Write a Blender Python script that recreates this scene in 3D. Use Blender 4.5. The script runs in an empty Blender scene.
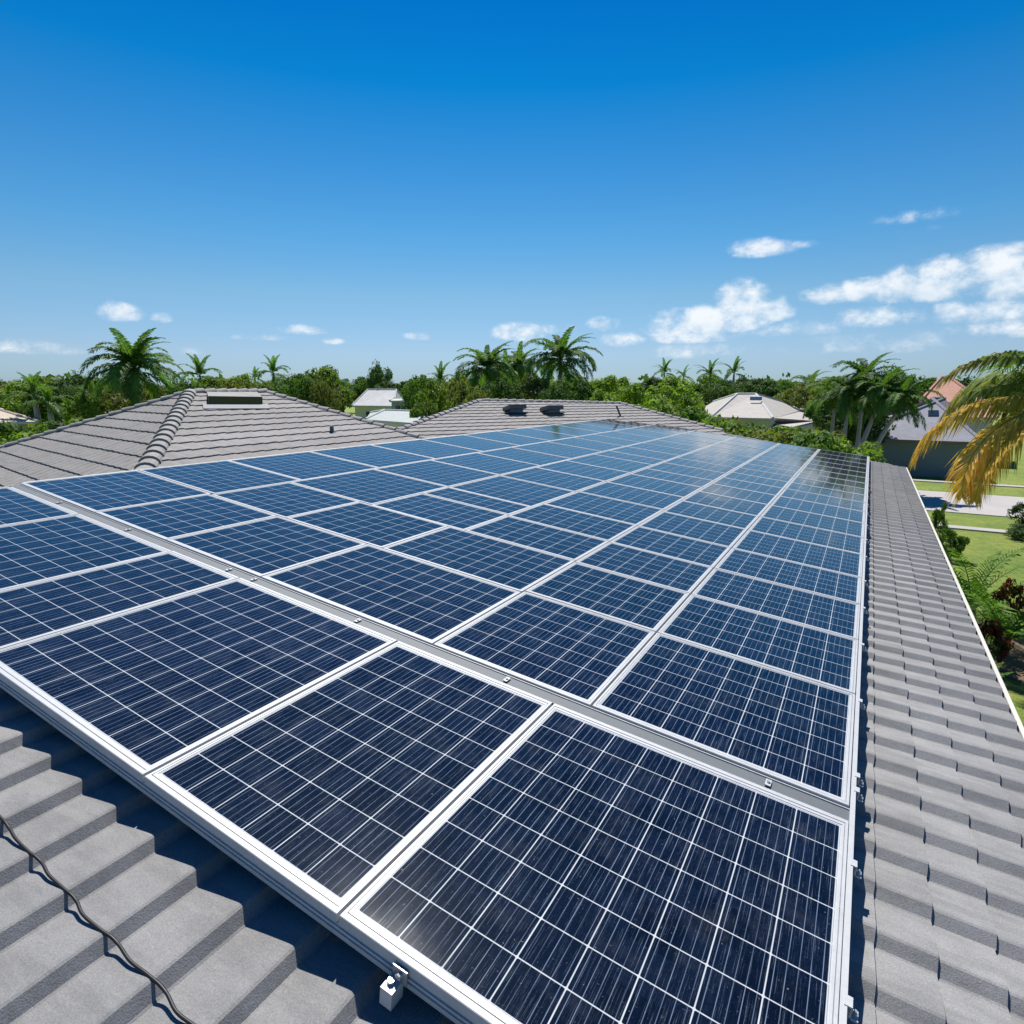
import bpy, bmesh, math, random
import numpy as np
from mathutils import Vector, Matrix
R = math.radians
rnd = random.Random(7)
# ------------------------------------------------------------------ camera
Hc = 5.0
F_PX = 607.8
PITCH = math.atan2(122, F_PX); YAW = R(30.1583)
scn = bpy.context.scene
cam_d = bpy.data.cameras.new('camera'); cam = bpy.data.objects.new('camera', cam_d)
scn.collection.objects.link(cam); scn.camera = cam
cam.location = (0, 0, Hc); cam.rotation_euler = (math.pi/2-PITCH, 0, YAW)
cam_d.sensor_width = 36; cam_d.lens = 36*F_PX/1024
cam_d.clip_start = 0.05; cam_d.clip_end = 5000
# ------------------------------------------------------------------ light
SUN_EL, SUN_AZ = R(58), R(34)          # azimuth: degrees left (west) of +Y
sd = Vector((-math.sin(SUN_AZ)*math.cos(SUN_EL), math.cos(SUN_AZ)*math.cos(SUN_EL), math.sin(SUN_EL)))
sl = bpy.data.lights.new('sun', 'SUN'); sun = bpy.data.objects.new('sun', sl); scn.collection.objects.link(sun)
sl.energy = 4.4; sl.angle = R(0.53); sl.color = (1, .955, .88)
sun.rotation_euler = sd.to_track_quat('Z', 'Y').to_euler(); sun.location = (0, 0, 60)
scn.view_settings.view_transform = 'Standard'; scn.view_settings.look = 'None'
scn.view_settings.exposure = 0.55; scn.view_settings.gamma = 1
# ------------------------------------------------------------------ pixel helpers (photo pixel -> point in the world)
_f = np.array([-math.sin(YAW)*math.cos(PITCH), math.cos(YAW)*math.cos(PITCH), -math.sin(PITCH)])
_r = np.array([math.cos(YAW), math.sin(YAW), 0]); _u = np.cross(_r, _f)
def ray(px, py): return _r*(px-512)+_u*(512-py)+_f*F_PX
def atz(px, py, z):
    v = ray(px, py); return Vector(np.array([0, 0, Hc])+v*((z-Hc)/v[2]))
def atd(px, py, d):
    v = ray(px, py); v = v/math.hypot(v[0], v[1]); return Vector(np.array([0, 0, Hc])+v*d)
# ------------------------------------------------------------------ node helpers
def c4(c): return (c[0], c[1], c[2], 1)
class NT:
    def __init__(s, nt): s.t = nt; s.l = nt.links
    def n(s, typ, **k):
        x = s.t.nodes.new(typ)
        for a, b in k.items(): setattr(x, a, b)
        return x
    def put(s, sock, v):
        if v is None: return
        if hasattr(v, 'is_linked') or isinstance(v, bpy.types.NodeSocket): s.l.new(v, sock)
        else: sock.default_value = v
    def m(s, op, a, b=None, c=None, clamp=False):
        x = s.n('ShaderNodeMath', operation=op); x.use_clamp = clamp
        for i, v in enumerate((a, b, c)): s.put(x.inputs[i], v)
        return x.outputs[0]
    def vm(s, op, a, b=None):
        x = s.n('ShaderNodeVectorMath', operation=op)
        s.put(x.inputs[0], a); s.put(x.inputs[1], b)
        return x.outputs['Value'] if op == 'DOT_PRODUCT' else x.outputs[0]
    def mix(s, f, a, b):
        x = s.n('ShaderNodeMix', data_type='RGBA'); s.put(x.inputs[0], f); s.put(x.inputs[6], a); s.put(x.inputs[7], b)
        return x.outputs[2]
    def ss(s, v, a, b, lo=0., hi=1.):
        x = s.n('ShaderNodeMapRange', interpolation_type='SMOOTHSTEP'); s.put(x.inputs[0], v)
        for i, q in enumerate((a, b, lo, hi)): x.inputs[i+1].default_value = q
        return x.outputs[0]
    def noise(s, vec, scale, detail=3, rough=.55):
        x = s.n('ShaderNodeTexNoise'); s.put(x.inputs['Vector'], vec); x.inputs['Scale'].default_value = scale
        x.inputs['Detail'].default_value = detail; x.inputs['Roughness'].default_value = rough
        return x.outputs[0]
    def mapv(s, vec, sc):
        x = s.n('ShaderNodeMapping'); s.put(x.inputs[0], vec); x.inputs['Scale'].default_value = sc; return x.outputs[0]
    def bump(s, h, strength, dist):
        x = s.n('ShaderNodeBump'); x.inputs['Strength'].default_value = strength; x.inputs['Distance'].default_value = dist
        s.put(x.inputs['Height'], h); return x.outputs[0]
MATS = {}
def new_mat(name):
    m = bpy.data.materials.new(name); m.use_nodes = True; nt = NT(m.node_tree)
    p = m.node_tree.nodes['Principled BSDF']; MATS[name] = m
    return m, nt, p
def simple(name, col, rough=.6, metal=0, var=.25, scale=3., bump=0., bscale=60.):
    m, n, p = new_mat(name)
    tc = n.n('ShaderNodeTexCoord').outputs['Object']
    k = n.noise(tc, scale, 5, .6)
    k2 = n.m('MULTIPLY_ADD', k, 2*var, 1-var)
    mx = n.vm('SCALE', c4(col)[:3]); mx_node = mx.node; n.put(mx_node.inputs['Scale'], k2)
    n.put(p.inputs['Base Color'], mx)
    p.inputs['Roughness'].default_value = rough; p.inputs['Metallic'].default_value = metal
    if bump: n.put(p.inputs['Normal'], n.bump(n.noise(tc, bscale, 4, .6), bump, .01))
    return m
# ------------------------------------------------------------------ world: sky with cumulus far off
w = bpy.data.worlds.new('World'); scn.world = w; w.use_nodes = True
n = NT(w.node_tree); bg = w.node_tree.nodes['Background']
sky = n.n('ShaderNodeTexSky', sky_type='NISHITA'); sky.sun_disc = False
sky.sun_elevation = SUN_EL; sky.sun_rotation = -SUN_AZ
sky.air_density = 1.0; sky.dust_density = 0.25; sky.ozone_density = 3.0; sky.altitude = 0
d0 = n.vm('NORMALIZE', n.n('ShaderNodeTexCoord').outputs['Generated'])
def srgb(v): v /= 255; return v/12.92 if v < .04045 else ((v+.055)/1.055)**2.4
# clear subtropical sky: deeper and more saturated with height than the bare model (ratios by elevation)
dz = n.n('ShaderNodeSeparateXYZ'); n.put(dz.inputs[0], d0)
rampn = n.n('ShaderNodeValToRGB'); n.put(rampn.inputs[0], dz.outputs[2]); els = rampn.color_ramp.elements
TINT = [(0.0, (150, 192, 220), (205, 221, 208)), (.055, (169, 203, 224), (202, 221, 213)), (.14, (133, 194, 226), (165, 203, 222)), (.22, (84, 166, 231), (132, 175, 219)), (.40, (8, 125, 213), (107, 147, 200)), (.52, (0, 103, 201), (103, 141, 193)), (.75, (2, 98, 190), (103, 141, 193))]
while len(els) < len(TINT): els.new(.5)
for e_, (z_, tg, cu) in zip(els, TINT): e_.position = z_
for e_, (z_, tg, cu) in zip(els, TINT): e_.color = c4([srgb(a)/srgb(b)/1.23/2 for a, b in zip(tg, cu)])
hs = n.vm('MULTIPLY', sky.outputs[0], n.vm('SCALE', rampn.outputs[0])); hs.node.inputs[1].links[0].from_node.inputs['Scale'].default_value = 2.0
wx = n.noise(n.mapv(d0, (1, 1, 1.5)), 38, 9, .62)
wl = n.noise(n.mapv(d0, (1, 1, 2.4)), 7, 4, .5)
wm = n.noise(n.mapv(d0, (1, 1, 1.3)), 17, 7, .6)
CL = [ # px, py, half width, half height, density, softness class
 (120, 314, 19, 11, .80), (162, 319, 9, 6, .6), (22, 348, 34, 9, .42), (70, 352, 22, 5, .3), (262, 338, 24, 4.5, .5), (304, 331, 22, 6, .8),
 (418, 337, 14, 5, .6), (332, 342, 12, 4, .4), (196, 352, 22, 5, .25), (520, 334, 26, 10, .75), (556, 330, 18, 8, .6), (606, 325, 17, 9, .7), (622, 341, 24, 8, .6),
 (758, 250, 34, 10, .66), (795, 246, 20, 5, .4), (742, 303, 24, 20, 1.15), (712, 322, 50, 16, 1.05), (765, 312, 26, 14, 1.0), (672, 328, 26, 17, .85), (690, 338, 40, 8, .6),
 (828, 296, 24, 11, 1.0), (862, 292, 32, 12, .95), (910, 292, 46, 17, 1.05), (950, 280, 50, 22, 1.1), (1000, 268, 45, 20, 1.1), (1030, 285, 60, 24, 1.0),
 (925, 268, 20, 8, .7), (880, 318, 40, 13, .75), (985, 312, 46, 15, .8), (1010, 330, 50, 11, .6), (915, 218, 34, 8, .34), (922, 230, 20, 4, .24),
 (800, 330, 60, 9, .3), (880, 345, 90, 12, .32), (560, 358, 60, 8, .2), (700, 352, 60, 9, .3),
 (1250, 300, 120, 40, .9), (-140, 330, 80, 18, .6), (1500, 250, 160, 50, .8), (-500, 300, 140, 30, .7)]
tot = None; shd = None
for (px, py, hw, hh, dn) in CL:
    c = Vector(ray(px, py)); L = c.length; c.normalize()
    e1 = Vector((c.y, -c.x, 0)).normalized(); e2 = e1.cross(c).normalized()
    if e2.z < 0: e2 = -e2
    a = n.vm('DOT_PRODUCT', d0, tuple(e1*(L/hw))); b = n.vm('DOT_PRODUCT', d0, tuple(e2*(L/hh)))
    b = n.m('MAXIMUM', b, n.m('MULTIPLY', b, 1.7)) if False else n.m('MINIMUM', b, n.m('MULTIPLY', b, 1.6))
    ao = float(c.dot(e1*(L/hw))); 
    q = n.m('ADD', n.m('MULTIPLY', a, a), n.m('MULTIPLY', b, b))
    g = n.m('MULTIPLY', n.m('SUBTRACT', 1.0, n.m('MULTIPLY', q, .55)), dn)
    g = n.m('MULTIPLY', g, n.m('GREATER_THAN', n.vm('DOT_PRODUCT', d0, tuple(c)), .5))
    g = n.m('MAXIMUM', g, 0)
    sb = n.m('MULTIPLY', b, g)
    tot = g if tot is None else n.m('MAXIMUM', tot, g)
    shd = sb if shd is None else n.m('ADD', shd, sb)
dens = n.m('ADD', n.m('MULTIPLY', tot, 1.15), n.m('MULTIPLY_ADD', wx, 2.0, -1.14))
dens = n.m('ADD', dens, n.m('MULTIPLY_ADD', wm, 2.2, -1.1))
dens = n.m('ADD', dens, n.m('MULTIPLY_ADD', wl, .6, -.3))
alpha = n.ss(dens, -.10, 1.15)
alpha = n.m('MULTIPLY', alpha, n.ss(tot, .0, .38))
# thin veil low down
veil = n.m('MULTIPLY', n.ss(wl, .42, .75), .25)
lit = n.m('ADD', n.m('MULTIPLY_ADD', shd, .30, -.85), n.m('MULTIPLY_ADD', wx, 1.3, n.m('MULTIPLY', wm, 1.7)), clamp=True)
ccol = n.mix(lit, (5.6, 6.9, 8.2, 1), (9.0, 9.25, 9.5, 1))
alpha = n.m('MAXIMUM', n.m('MULTIPLY', alpha, .88), n.m('MULTIPLY', n.m('MULTIPLY', n.ss(tot, .0, .4), n.ss(n.m('ADD', tot, n.m('MULTIPLY_ADD', wm, 3.2, -1.6)), .05, 1.0)), .34))
fin = n.mix(n.m('MULTIPLY', alpha, 1.0), hs, ccol)
n.put(bg.inputs['Color'], fin); bg.inputs['Strength'].default_value = 0.075
# ------------------------------------------------------------------ object helpers
COL = scn.collection
def link(o, parent=None):
    COL.objects.link(o)
    if parent is not None: o.parent = parent
    return o
def tag(o, label=None, cat=None, group=None, kind=None):
    if label: o['label'] = label
    if cat: o['category'] = cat
    if group: o['group'] = group
    if kind: o['kind'] = kind
    return o
def empty(name, loc, rot=(0, 0, 0)):
    o = bpy.data.objects.new(name, None); o.location = loc; o.rotation_euler = rot; o.empty_display_size = .2
    return link(o)
class MB:
    """collects vertices and faces of ONE mesh object"""
    def __init__(s): s.v = []; s.f = []; s.uv = []; s.hasuv = False
    def face(s, pts, uvs=None):
        i = len(s.v); s.v += [tuple(p) for p in pts]; s.f.append(tuple(range(i, i+len(pts))))
        s.uv.append(uvs if uvs else [(0, 0)]*len(pts)); s.hasuv |= uvs is not None
    def box(s, c, d, M=None):
        x, y, z = [k/2 for k in d]; P = [Vector((sx*x, sy*y, sz*z)) for sx in (-1, 1) for sy in (-1, 1) for sz in (-1, 1)]
        P = [(M @ p if M else p)+Vector(c) for p in P]
        for q in ((0, 1, 3, 2), (4, 6, 7, 5), (0, 4, 5, 1), (2, 3, 7, 6), (0, 2, 6, 4), (1, 5, 7, 3)): s.face([P[k] for k in q])
    def tube(s, pts, rad, k=8, caps=True):
        pts = [Vector(p) for p in pts]; rings = []; N = len(pts)
        if not hasattr(rad, '__len__'): rad = [rad]*N
        ref = None
        for i, p in enumerate(pts):
            t = (pts[min(i+1, N-1)]-pts[max(i-1, 0)]).normalized()
            if ref is None: ref = t.orthogonal().normalized()
            ref = (ref-t*ref.dot(t)).normalized(); b = t.cross(ref)
            rings.append([p+(ref*math.cos(2*math.pi*j/k)+b*math.sin(2*math.pi*j/k))*rad[i] for j in range(k)])
        base = len(s.v)
        for r_ in rings: s.v += [tuple(p) for p in r_]
        for i in range(N-1):
            for j in range(k):
                a = base+i*k+j; b_ = base+i*k+(j+1) % k
                s.f.append((a, b_, b_+k, a+k)); s.uv.append([(0, 0)]*4)
        if caps:
            s.f.append(tuple(base+j for j in reversed(range(k)))); s.uv.append([(0, 0)]*k)
            s.f.append(tuple(base+(N-1)*k+j for j in range(k))); s.uv.append([(0, 0)]*k)
    def mesh(s, name, mat, smooth=False):
        me = bpy.data.meshes.new(name); me.from_pydata(s.v, [], s.f)
        if s.hasuv:
            u = me.uv_layers.new(name='UVMap'); flat = [c for f in s.uv for p in f for c in p]
            u.data.foreach_set('uv', flat)
        if smooth: me.polygons.foreach_set('use_smooth', [True]*len(me.polygons))
        if mat: me.materials.append(mat)
        me.update(); return me
    def build(s, name, mat, parent=None, smooth=False):
        return link(bpy.data.objects.new(name, s.mesh(name, mat, smooth)), parent)
def bevel(o, wd, seg=2):
    b = o.modifiers.new('bevel', 'BEVEL'); b.width = wd; b.segments = seg; b.limit_method = 'ANGLE'; return o
def copy_thing(o, loc=None, rot=None, scale=None, label=None):
    c = o.copy(); COL.objects.link(c)
    if loc is not None: c.location = loc
    if rot is not None: c.rotation_euler = rot
    if scale is not None: c.scale = scale
    if label: c['label'] = label
    for ch in list(o.children):
        k = ch.copy(); COL.objects.link(k); k.parent = c
        for g in list(ch.children):
            q = g.copy(); COL.objects.link(q); q.parent = k
    return c
# ------------------------------------------------------------------ materials
def tile_mat(name, col, warm=(.0, .0, .0), grain=1.0, lich=0.3):
    m, n, p = new_mat(name)
    tc = n.n('ShaderNodeTexCoord').outputs['Object']; gi = n.n('ShaderNodeNewGeometry')
    big = n.noise(tc, .9, 4, .6); mid = n.noise(tc, 7, 5, .65); fine = n.noise(tc, 170, 2, .7)
    k = n.m('MULTIPLY_ADD', big, .34, .82); k = n.m('MULTIPLY', k, n.m('MULTIPLY_ADD', mid, .42, .80))
    st = n.noise(n.mapv(tc, (1.2, 6, 2)), 1.6, 5, .7); k = n.m('MULTIPLY', k, n.ss(st, .36, .60, .84, 1.03))
    k = n.m('MULTIPLY', k, n.m('MULTIPLY_ADD', fine, 1.1*grain, 1-.55*grain))
    k = n.m('MULTIPLY', k, n.m('MULTIPLY_ADD', gi.outputs['Random Per Island'], .16, .92))
    base = n.vm('SCALE', tuple(col)); n.put(base.node.inputs['Scale'], k)
    spk = n.ss(n.noise(tc, 55, 2, .5), .70, .78)
    blot = n.ss(n.noise(tc, 16, 4, .7), .66, .76); base = n.mix(n.m('MULTIPLY', blot, lich*.45), base, c4((col[0]*1.35, col[1]*1.34, col[2]*1.12)))
    base = n.mix(n.m('MULTIPLY', spk, lich), base, c4((col[0]*1.9, col[1]*1.85, col[2]*1.75)))
    n.put(p.inputs['Base Color'], base)
    p.inputs['Roughness'].default_value = .85
    n.put(p.inputs['Normal'], n.bump(n.m('ADD', n.m('MULTIPLY', fine, .6), mid), .5, .006))
    return m
tile_near = tile_mat('concrete_tile_grey', (.240, .238, .237))
tile_wing = tile_mat('concrete_tile_weathered', (.252, .238, .225), grain=1.0, lich=.6)
tile_cap = tile_mat('ridge_tile', (.29, .28, .265))
# solar cells
m, n, p = new_mat('solar_cells'); cells = m
uv = n.n('ShaderNodeUVMap').outputs[0]; sep = n.n('ShaderNodeSeparateXYZ'); n.put(sep.inputs[0], uv); U, V = sep.outputs[0], sep.outputs[1]
oi = n.n('ShaderNodeObjectInfo').outputs['Random']
def near_int(x): return n.m('PINGPONG', x, .5)
du, dv = near_int(U), near_int(V)
gridl = n.m('MAXIMUM', n.ss(du, .007, .018, 1, 0), n.ss(dv, .007, .018, 1, 0))
dia = n.ss(n.m('ADD', du, dv), .036, .055, 1, 0); gridl = n.m('MAXIMUM', gridl, dia)
bb = near_int(n.m('ADD', n.m('MULTIPLY', U, 5), .5)); bus = n.ss(bb, .022, .05, 1, 0)
pos = n.n('ShaderNodeVectorMath', operation='ADD'); n.put(pos.inputs[0], uv)
cmb = n.n('ShaderNodeCombineXYZ'); n.put(cmb.inputs[0], n.m('MULTIPLY', oi, 91.)); n.put(cmb.inputs[1], n.m('MULTIPLY', oi, 37.)); n.put(pos.inputs[1], cmb.outputs[0]); PU = pos.outputs[0]
streak = n.noise(n.mapv(PU, (24, .45, 1)), 1, 3, .65)
streak2 = n.noise(n.mapv(PU, (46, .9, 1)), 1, 3, .7)
grain = n.noise(n.mapv(PU, (22, 22, 1)), 1, 4, .8)
cell_id = n.n('ShaderNodeTexWhiteNoise', noise_dimensions='2D'); fl = n.vm('FLOOR', PU); n.put(cell_id.inputs[0], fl)
cid = cell_id.outputs[0]
k = n.m('MULTIPLY_ADD', cid, .40, .34); k = n.m('MULTIPLY', k, n.m('MULTIPLY_ADD', streak, 1.1, .45)); k = n.m('MULTIPLY', k, n.m('MULTIPLY_ADD', grain, 3.4, -.7)); k = n.m('MULTIPLY', k, n.m('MULTIPLY_ADD', oi, .7, .65))
navy = n.vm('SCALE', (.0060, .0105, .0235)); n.put(navy.node.inputs['Scale'], k)
busk = n.m('MULTIPLY', bus, n.ss(streak, .34, .64, .22, .85))
base = n.mix(busk, navy, (.20, .25, .34, 1))
thin = n.m('MULTIPLY', n.ss(streak2, .54, .72), n.m('MULTIPLY_ADD', grain, .9, -.25)); base = n.mix(thin, base, (.30, .36, .46, 1))
base = n.mix(n.m('MULTIPLY', gridl, n.m('MULTIPLY_ADD', streak, .7, .5), ), base, (.62, .66, .68, 1))
dust = n.m('MULTIPLY', n.ss(n.noise(PU, .8, 7, .72), .48, .80), .05)
base = n.mix(dust, base, (.42, .43, .44, 1))
speck = n.m('MULTIPLY', n.ss(n.noise(n.mapv(PU, (14, 11, 1)), 1, 3, .7), .64, .76), .30); base = n.mix(speck, base, (.6, .62, .62, 1))
n.put(p.inputs['Base Color'], base)
n.put(p.inputs['Roughness'], n.m('MULTIPLY_ADD', n.noise(PU, 1.7, 5, .6), .03, .065)); p.inputs['IOR'].default_value = 1.5
n.put(p.inputs['Normal'], n.bump(n.noise(PU, .35, 2, .5), .05, .05))
def metal(name, col, rough, mt=.0, streaks=True):
    m, n, p = new_mat(name); tc = n.n('ShaderNodeTexCoord').outputs['Object']
    a = n.noise(tc, 6, 5, .7); b = n.noise(tc, 60, 3, .7)
    k = n.m('MULTIPLY', n.m('MULTIPLY_ADD', a, .35, .82), n.m('MULTIPLY_ADD', b, .22, .89))
    base = n.vm('SCALE', tuple(col)); n.put(base.node.inputs['Scale'], k)
    dirt = n.m('MULTIPLY', n.ss(n.noise(tc, 9, 7, .8), .55, .72), .55)
    n.put(p.inputs['Base Color'], n.mix(dirt, base, c4([col[0]*.66, col[1]*.63, col[2]*.58])))
    p.inputs['Roughness'].default_value = rough; p.inputs['Metallic'].default_value = mt
    return m
alu = metal('anodised_aluminium', (.50, .51, .515), .45, .1)
alu_grey = metal('dull_aluminium', (.115, .13, .14), .6, .1)
zinc = metal('zinc_plated_steel', (.5, .5, .5), .35, .7)
rubber = simple('black_rubber', (.012, .012, .013), .5)
paint_white = simple('white_paint', (.60, .58, .52), .5, var=.12, scale=2)
stucco = simple('stucco_cream', (.42, .39, .33), .85, var=.1, bump=.3)
stucco_w = simple('stucco_white', (.66, .66, .63), .85, var=.08, bump=.3)
stucco_g = simple('stucco_teal_grey', (.16, .21, .23), .85, var=.12, bump=.3)
wood_dark = simple('dark_door_paint', (.04, .045, .05), .5)
m, n, p = new_mat('window_glass'); p.inputs['Base Color'].default_value = (.02, .026, .032, 1); p.inputs['Roughness'].default_value = .06; wglass = m
n.put(p.inputs['Normal'], n.bump(n.noise(n.n('ShaderNodeTexCoord').outputs['Object'], 2), .05, .02))
roof_beige = tile_mat('roof_beige', (.43, .40, .36)); roof_tan = tile_mat('roof_tan', (.52, .44, .34)); roof_slate = tile_mat('roof_slate', (.23, .235, .27))
roof_terra = tile_mat('roof_terracotta', (.52, .27, .19)); roof_white = tile_mat('roof_white', (.50, .51, .50)); roof_pale = tile_mat('roof_pale', (.40, .44, .43))
m, n, p = new_mat('asphalt_concrete'); tc = n.n('ShaderNodeTexCoord').outputs['Object']
k = n.m('MULTIPLY', n.m('MULTIPLY_ADD', n.noise(tc, .5, 5, .6), .4, .8), n.m('MULTIPLY_ADD', n.noise(tc, 30, 3), .3, .85))
b_ = n.vm('SCALE', (.40, .375, .36)); n.put(b_.node.inputs['Scale'], k); n.put(p.inputs['Base Color'], b_); p.inputs['Roughness'].default_value = .9; concrete = m
m, n, p = new_mat('lawn'); tc = n.n('ShaderNodeTexCoord').outputs['Object']
g1 = n.noise(tc, .35, 6, .65); g2 = n.noise(tc, 5, 5, .7); g3 = n.noise(tc, 40, 3, .7)
base = n.mix(n.ss(g1, .38, .66), (.16, .24, .025, 1), (.27, .31, .05, 1))
base = n.mix(n.ss(g2, .45, .75), base, (.085, .135, .018, 1))
base = n.mix(n.m('MULTIPLY', n.ss(g2, .62, .8), .5), base, (.28, .25, .10, 1))
bs = n.vm('SCALE', base); n.put(bs.node.inputs['Scale'], n.m('MULTIPLY_ADD', g3, 1.2, .4)); n.put(p.inputs['Base Color'], bs)
p.inputs['Roughness'].default_value = .9; n.put(p.inputs['Normal'], n.bump(n.m('ADD', g3, g2), .8, .05)); lawn = m
soil = simple('bare_soil', (.16, .115, .075), .95, var=.4, scale=4, bump=.8)
def leaf_mat(name, dark, light, accent=None, acc=.1, tip=None):
    m, n, p = new_mat(name); gi = n.n('ShaderNodeNewGeometry').outputs['Random Per Island']; oi = n.n('ShaderNodeObjectInfo').outputs['Random']
    tc = n.n('ShaderNodeTexCoord').outputs['Object']
    base = n.mix(gi, c4([q*2.1 for q in dark]), c4([q*1.6 for q in light]))
    cl = n.noise(tc, .9, 3, .5)
    base = n.mix(n.m('MULTIPLY', n.ss(cl, .45, .65), .55), base, c4([q*1.15 for q in light]))
    if accent: base = n.mix(n.m('MULTIPLY', n.m('GREATER_THAN', gi, 1-acc), .9), base, c4(accent))
    if tip:
        sep = n.n('ShaderNodeSeparateXYZ'); n.put(sep.inputs[0], n.n('ShaderNodeUVMap').outputs[0])
        t = n.m('ADD', sep.outputs[0], n.m('MULTIPLY_ADD', n.noise(tc, 2.5, 3), 1.0, -.5))
        base = n.mix(n.ss(t, tip[0], tip[1]), base, c4(tip[2]))
    sc = n.vm('SCALE', base); n.put(sc.node.inputs['Scale'], n.m('MULTIPLY_ADD', oi, .5, .75))
    n.put(p.inputs['Base Color'], sc); p.inputs['Roughness'].default_value = .65; p.inputs['Specular IOR Level'].default_value = .25
    tr = n.n('ShaderNodeBsdfTranslucent'); ts = n.vm('MULTIPLY', sc, (1.3, 1.4, .5)); n.put(tr.inputs[0], ts)
    mx = n.n('ShaderNodeMixShader'); mx.inputs[0].default_value = .38
    n.l.new(p.outputs[0], mx.inputs[1]); n.l.new(tr.outputs[0], mx.inputs[2])
    n.l.new(mx.outputs[0], m.node_tree.nodes['Material Output'].inputs[0]); return m
LF = [leaf_mat('leaf_mid', (.022, .050, .010), (.075, .135, .022)), leaf_mat('leaf_dark', (.014, .034, .010), (.045, .085, .018)),
      leaf_mat('leaf_bright', (.045, .085, .010), (.135, .20, .028)), leaf_mat('leaf_olive', (.045, .060, .014), (.12, .14, .04), (.22, .18, .06), .08)]
palm_leaf = leaf_mat('palm_leaf', (.022, .060, .012), (.085, .150, .030))
garden_leaf = leaf_mat('garden_palm_leaf', (.035, .090, .014), (.11, .20, .03))
palm_leaf_y = leaf_mat('palm_leaf_yellowing', (.035, .075, .014), (.13, .17, .035), tip=(.45, 1.1, (.36, .27, .05)))
palm_leaf_dry = leaf_mat('palm_leaf_dry', (.09, .11, .02), (.24, .21, .04), tip=(.10, .80, (.66, .40, .06)))
leaf_red = leaf_mat('leaf_red', (.05, .006, .010), (.16, .018, .022), (.05, .09, .02), .35)
bark = simple('bark', (.14, .115, .09), .9, var=.4, scale=9, bump=.8)
palm_bark = simple('palm_bark', (.34, .32, .29), .85, var=.25, scale=8, bump=.6)
shaft_green = simple('crownshaft_green', (.10, .17, .04), .45)
# ------------------------------------------------------------------ ground, road, paths
b = MB(); S = 2600; b.face([(-S, -S, 0), (S, -S, 0), (S, S, 0), (-S, S, 0)]); tag(b.build('ground', lawn), kind='structure')
def slab(name, x0, x1, y0, y1, z, mat, h=.1):
    b = MB(); b.box(((x0+x1)/2, (y0+y1)/2, z-h/2), (x1-x0, y1-y0, h)); return tag(b.build(name, mat), kind='structure')
slab('road', -60, 160, 30.6, 36.6, .03, concrete)
slab('sidewalk', 1.9, 160, 40.35, 40.95, .05, concrete)
slab('path', 1.6, 160, 26.9, 27.45, .05, concrete)
b = MB(); # bare patch below the shrubs
pts = []
for i in range(26):
    a = 2*math.pi*i/26; r_ = 1+.18*math.sin(3*a+1)+.1*math.sin(7*a)
    pts.append((3.2+1.7*r_*math.cos(a), 14.6+1.5*r_*math.sin(a), .012))
b.face(pts); tag(b.build('soil_bed', soil), kind='structure')
# ------------------------------------------------------------------ the tiled roof house
H = 2.0; SL = R(6.522)
Xr = Vector((math.cos(SL), 0, -math.sin(SL))); Nn = Vector((math.sin(SL), 0, math.cos(SL))); Yw = Vector((0, 1, 0))
CAM = Vector((0, 0, Hc))
def pan(x, y, nn=0.): return CAM+H*(Xr*x+Yw*y+Nn*(nn-1))
def tiled(name, poly, udir, vdir, mat, parent, pitch=.29, course=.2, rib=.05, step=.028, skirt=.0, origin=None, seed=1, flank=.22, sub=1):
    """interlocking tiles over a convex planar polygon. udir runs along the courses, vdir points up the slope"""
    O = Vector(origin if origin is not None else poly[0]); U_ = Vector(udir).normalized(); N_ = None
    P = [Vector(q) for q in poly]; N_ = (P[1]-P[0]).cross(P[2]-P[0]).normalized()
    if N_.z < 0: N_ = -N_
    U_ = (U_-N_*U_.dot(N_)).normalized(); V_ = N_.cross(U_)
    if V_.dot(Vector(vdir)) < 0: V_ = -V_
    us = [(q-O).dot(U_) for q in P]; vs = [(q-O).dot(V_) for q in P]
    i0, i1 = math.floor(min(us)/pitch)-1, math.ceil(max(us)/pitch)+1; j0, j1 = math.floor(min(vs)/course)-1, math.ceil(max(vs)/course)+1
    prof = [(0, 0), ((1-flank)*.45, .50), ((1-flank)*.80, .86), (1-flank-.06, .98), (1-flank-.01, 1.0), (1-flank+.03, .92), (.965, .05)]
    bm = bmesh.new(); rr = random.Random(seed)
    for j in range(j0, j1):
        off = 0
        ov = course*.10
        rows = []
        for vv, hh in ((j*course-.004, -.012), (j*course, step), ((j+1)*course+.002, step*.0+.002)):
            row = []
            for i in range(i0, i1):
                jig = random.Random(i*7919+j*104729).uniform(-.003, .003) if hh > 0 else 0
                for (pu, ph) in prof:
                    row.append(bm.verts.new(O+U_*((i+pu)*pitch)+V_*(vv+jig*1.5)+N_*(hh+ph*rib+jig*.6)))
            rows.append(row)
        for a in range(2):
            for q in range(len(rows[0])-1):
                bm.faces.new((rows[a][q], rows[a][q+1], rows[a+1][q+1], rows[a+1][q]))
    cen = sum(P, Vector())/len(P)
    for k in range(len(P)):
        a, c = P[k], P[(k+1) % len(P)]; nn = (c-a).cross(N_).normalized()
        if (cen-a).dot(nn) > 0: nn = -nn
        bmesh.ops.bisect_plane(bm, geom=bm.verts[:]+bm.edges[:]+bm.faces[:], plane_co=a, plane_no=nn, clear_outer=True)
    bmesh.ops.recalc_face_normals(bm, faces=bm.faces[:])
    me = bpy.data.meshes.new(name); bm.to_mesh(me); bm.free(); me.materials.append(mat)
    # normals must look up
    up = sum(1 if p_.normal.dot(N_) > 0 else -1 for p_ in me.polygons)
    if up < 0: me.flip_normals()
    return link(bpy.data.objects.new(name, me), parent)
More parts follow.
